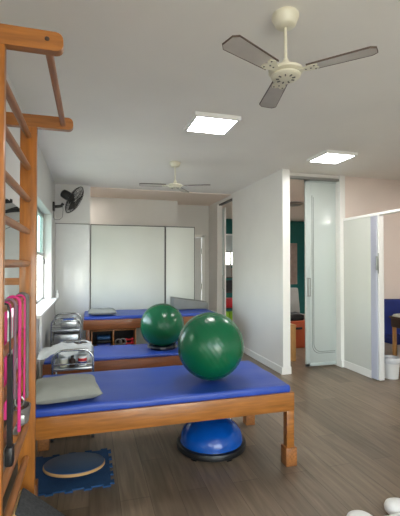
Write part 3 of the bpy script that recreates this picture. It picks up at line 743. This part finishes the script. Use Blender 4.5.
# ------------------------------------------------------------------ things in the teal room
o = thing('wooden_cabinet', 'low brown wooden cabinet just beyond the sliding door', 'cabinet', (2.9, 5.55, 0))
MB().box(-.2, .165, -.22, .3, .0, .54, .004).build('carcass', 'tan', o)
MB().box(-.205, .17, -.225, .305, .541, .56, .003).build('top', 'tan', o)
MB().box(.166, .172, -.2, .28, .03, .52).build('door', 'tan', o)
o = thing('plastic_crate', 'orange plastic crate on the floor behind the wooden cabinet', 'crate', (3.58, 6.35, 0))
MB().prism([(-.17, -.2), (.2, -.2), (.2, .2), (-.17, .2)], 0, .46, .01).build('crate', 'orange', o)
MB().box(-.18, .21, -.21, .21, .44, .48, .008).build('rim', 'orange', o)
MB().box(-.06, .08, -.214, -.2, .33, .37, .004).build('handle_slot', 'black', o)
blob('black_bag', 'blackm', 3.18, 3.72, 6.18, 6.5, .481, .60, 'black bag lying across the orange crate', 'bag', 5)
bb = bpy.data.objects['black_bag']; 
o = thing('padded_bench', 'grey padded reclined bench in the teal room', 'bench', (3.95, 7.3, 0))
MB().box(-.35, .3, -.06, .06, .45, 1.0, .03, 3, rot=(-.15, 0, 0)).build('backrest', 'greyd', o)
MB().box(-.35, .3, -.5, .0, .38, .47, .02, 3).build('seat', 'greyd', o)
for (x, y) in ((-.3, -.45), (.25, -.45), (-.3, .0), (.25, .0)): MB().box(x-.02, x+.02, y-.02, y+.02, 0, .38).build('leg', 'darkwood', o)
# shelving seen through the rear doorway
o = thing('storage_shelf', 'dark open shelving with boxes seen through the rear doorway', 'shelf', (3.18, 8.95, 0))
for z in (.05, .42, .8, 1.16): MB().box(-.3, .42, -.18, .18, z, z+.02).build('shelf', 'darkwood', o)
for x in (-.32, .42): MB().box(x, x+.02, -.18, .18, 0, 1.5).build('side_board', 'darkwood', o)
for (x0, x1, z, h, m, n, lab) in ((2.95, 3.25, .071, .24, 'lime', 'storage_box', 'lime green box on the lowest shelf beyond the rear doorway'), (3.27, 3.5, .071, .24, 'lime', 'storage_box', 'second lime green box, right one on the lowest shelf beyond the rear doorway'),
        (2.95, 3.5, .441, .2, 'red', 'storage_box', 'red box on the second shelf beyond the rear doorway'), (2.98, 3.5, .821, .26, 'blackm', 'storage_box', 'black box on the third shelf beyond the rear doorway'),
        (3.0, 3.3, 1.181, .25, 'greyd', 'storage_box', 'grey box on the top shelf beyond the rear doorway'), (3.32, 3.56, 1.181, .2, 'beige', 'storage_box', 'beige box right of the grey one on the top shelf')):
    t = thing(n, lab, 'box', ((x0+x1)/2, 8.93, z), group='boxes on the far shelving')
    w = (x1-x0)/2
    MB().box(-w, w, -.14, .14, 0, h, .01).build('body', m, t); MB().box(-w-.004, w+.004, -.144, .144, h, h+.02, .005).build('lid', m, t)

# ------------------------------------------------------------------ world, camera, view
w = bpy.data.worlds.new('World'); sc.world = w; w.use_nodes = True
nt = w.node_tree; bg = nt.nodes['Background']
sky = nt.nodes.new('ShaderNodeTexSky'); sky.sky_type = 'NISHITA'; sky.sun_disc = False; sky.sun_elevation = math.radians(50); sky.sun_rotation = math.radians(120)
mx = nt.nodes.new('ShaderNodeMix'); mx.data_type = 'RGBA'; mx.inputs[0].default_value = .8
nt.links.new(sky.outputs[0], mx.inputs[6]); mx.inputs[7].default_value = (1.0, .965, .92, 1)
nt.links.new(mx.outputs[2], bg.inputs[0]); bg.inputs[1].default_value = 4.0
def portal(loc, rot, sx, sy):
    l = bpy.data.lights.new('window_daylight', 'AREA'); l.shape = 'RECTANGLE'; l.size = sx; l.size_y = sy; l.cycles.is_portal = True
    o = bpy.data.objects.new('window_daylight', l); C.objects.link(o); o.location = loc; o.rotation_euler = rot
portal((XL-.2, (WY0+WY1)/2, (WZ0+WZ1)/2), (0, -PI/2, 0), WZ1-WZ0, WY1-WY0)
portal((XL-.2, -1.25, (WZ0+WZ1)/2), (0, -PI/2, 0), WZ1-WZ0, 2.1)
portal((1.4, -3.25, 1.2), (PI/2, 0, 0), 3.0, 2.4)
portal((3.85, 10.45, 1.88), (-PI/2, 0, 0), 1.0, .87)
portal((5.5, 10.45, 1.5), (-PI/2, 0, 0), .8, 1.1)

cam = bpy.data.cameras.new('camera'); co = bpy.data.objects.new('camera', cam); C.objects.link(co); sc.camera = co
cam.sensor_fit = 'VERTICAL'; cam.sensor_height = 36; cam.lens = 385/516*36; cam.clip_start = .05
co.location = (0, 0, 1.5)
co.rotation_euler = (PI/2+math.atan(6/385), 0, -math.atan(110/385))
sc.view_settings.view_transform = 'Standard'; sc.view_settings.look = 'None'; sc.view_settings.gamma = 1; sc.view_settings.use_curve_mapping = False
sc.view_settings.exposure = 1.27
sc.cycles.use_denoising = True
sc.cycles.max_bounces = 10; sc.cycles.diffuse_bounces = 6; sc.cycles.sample_clamp_indirect = 6
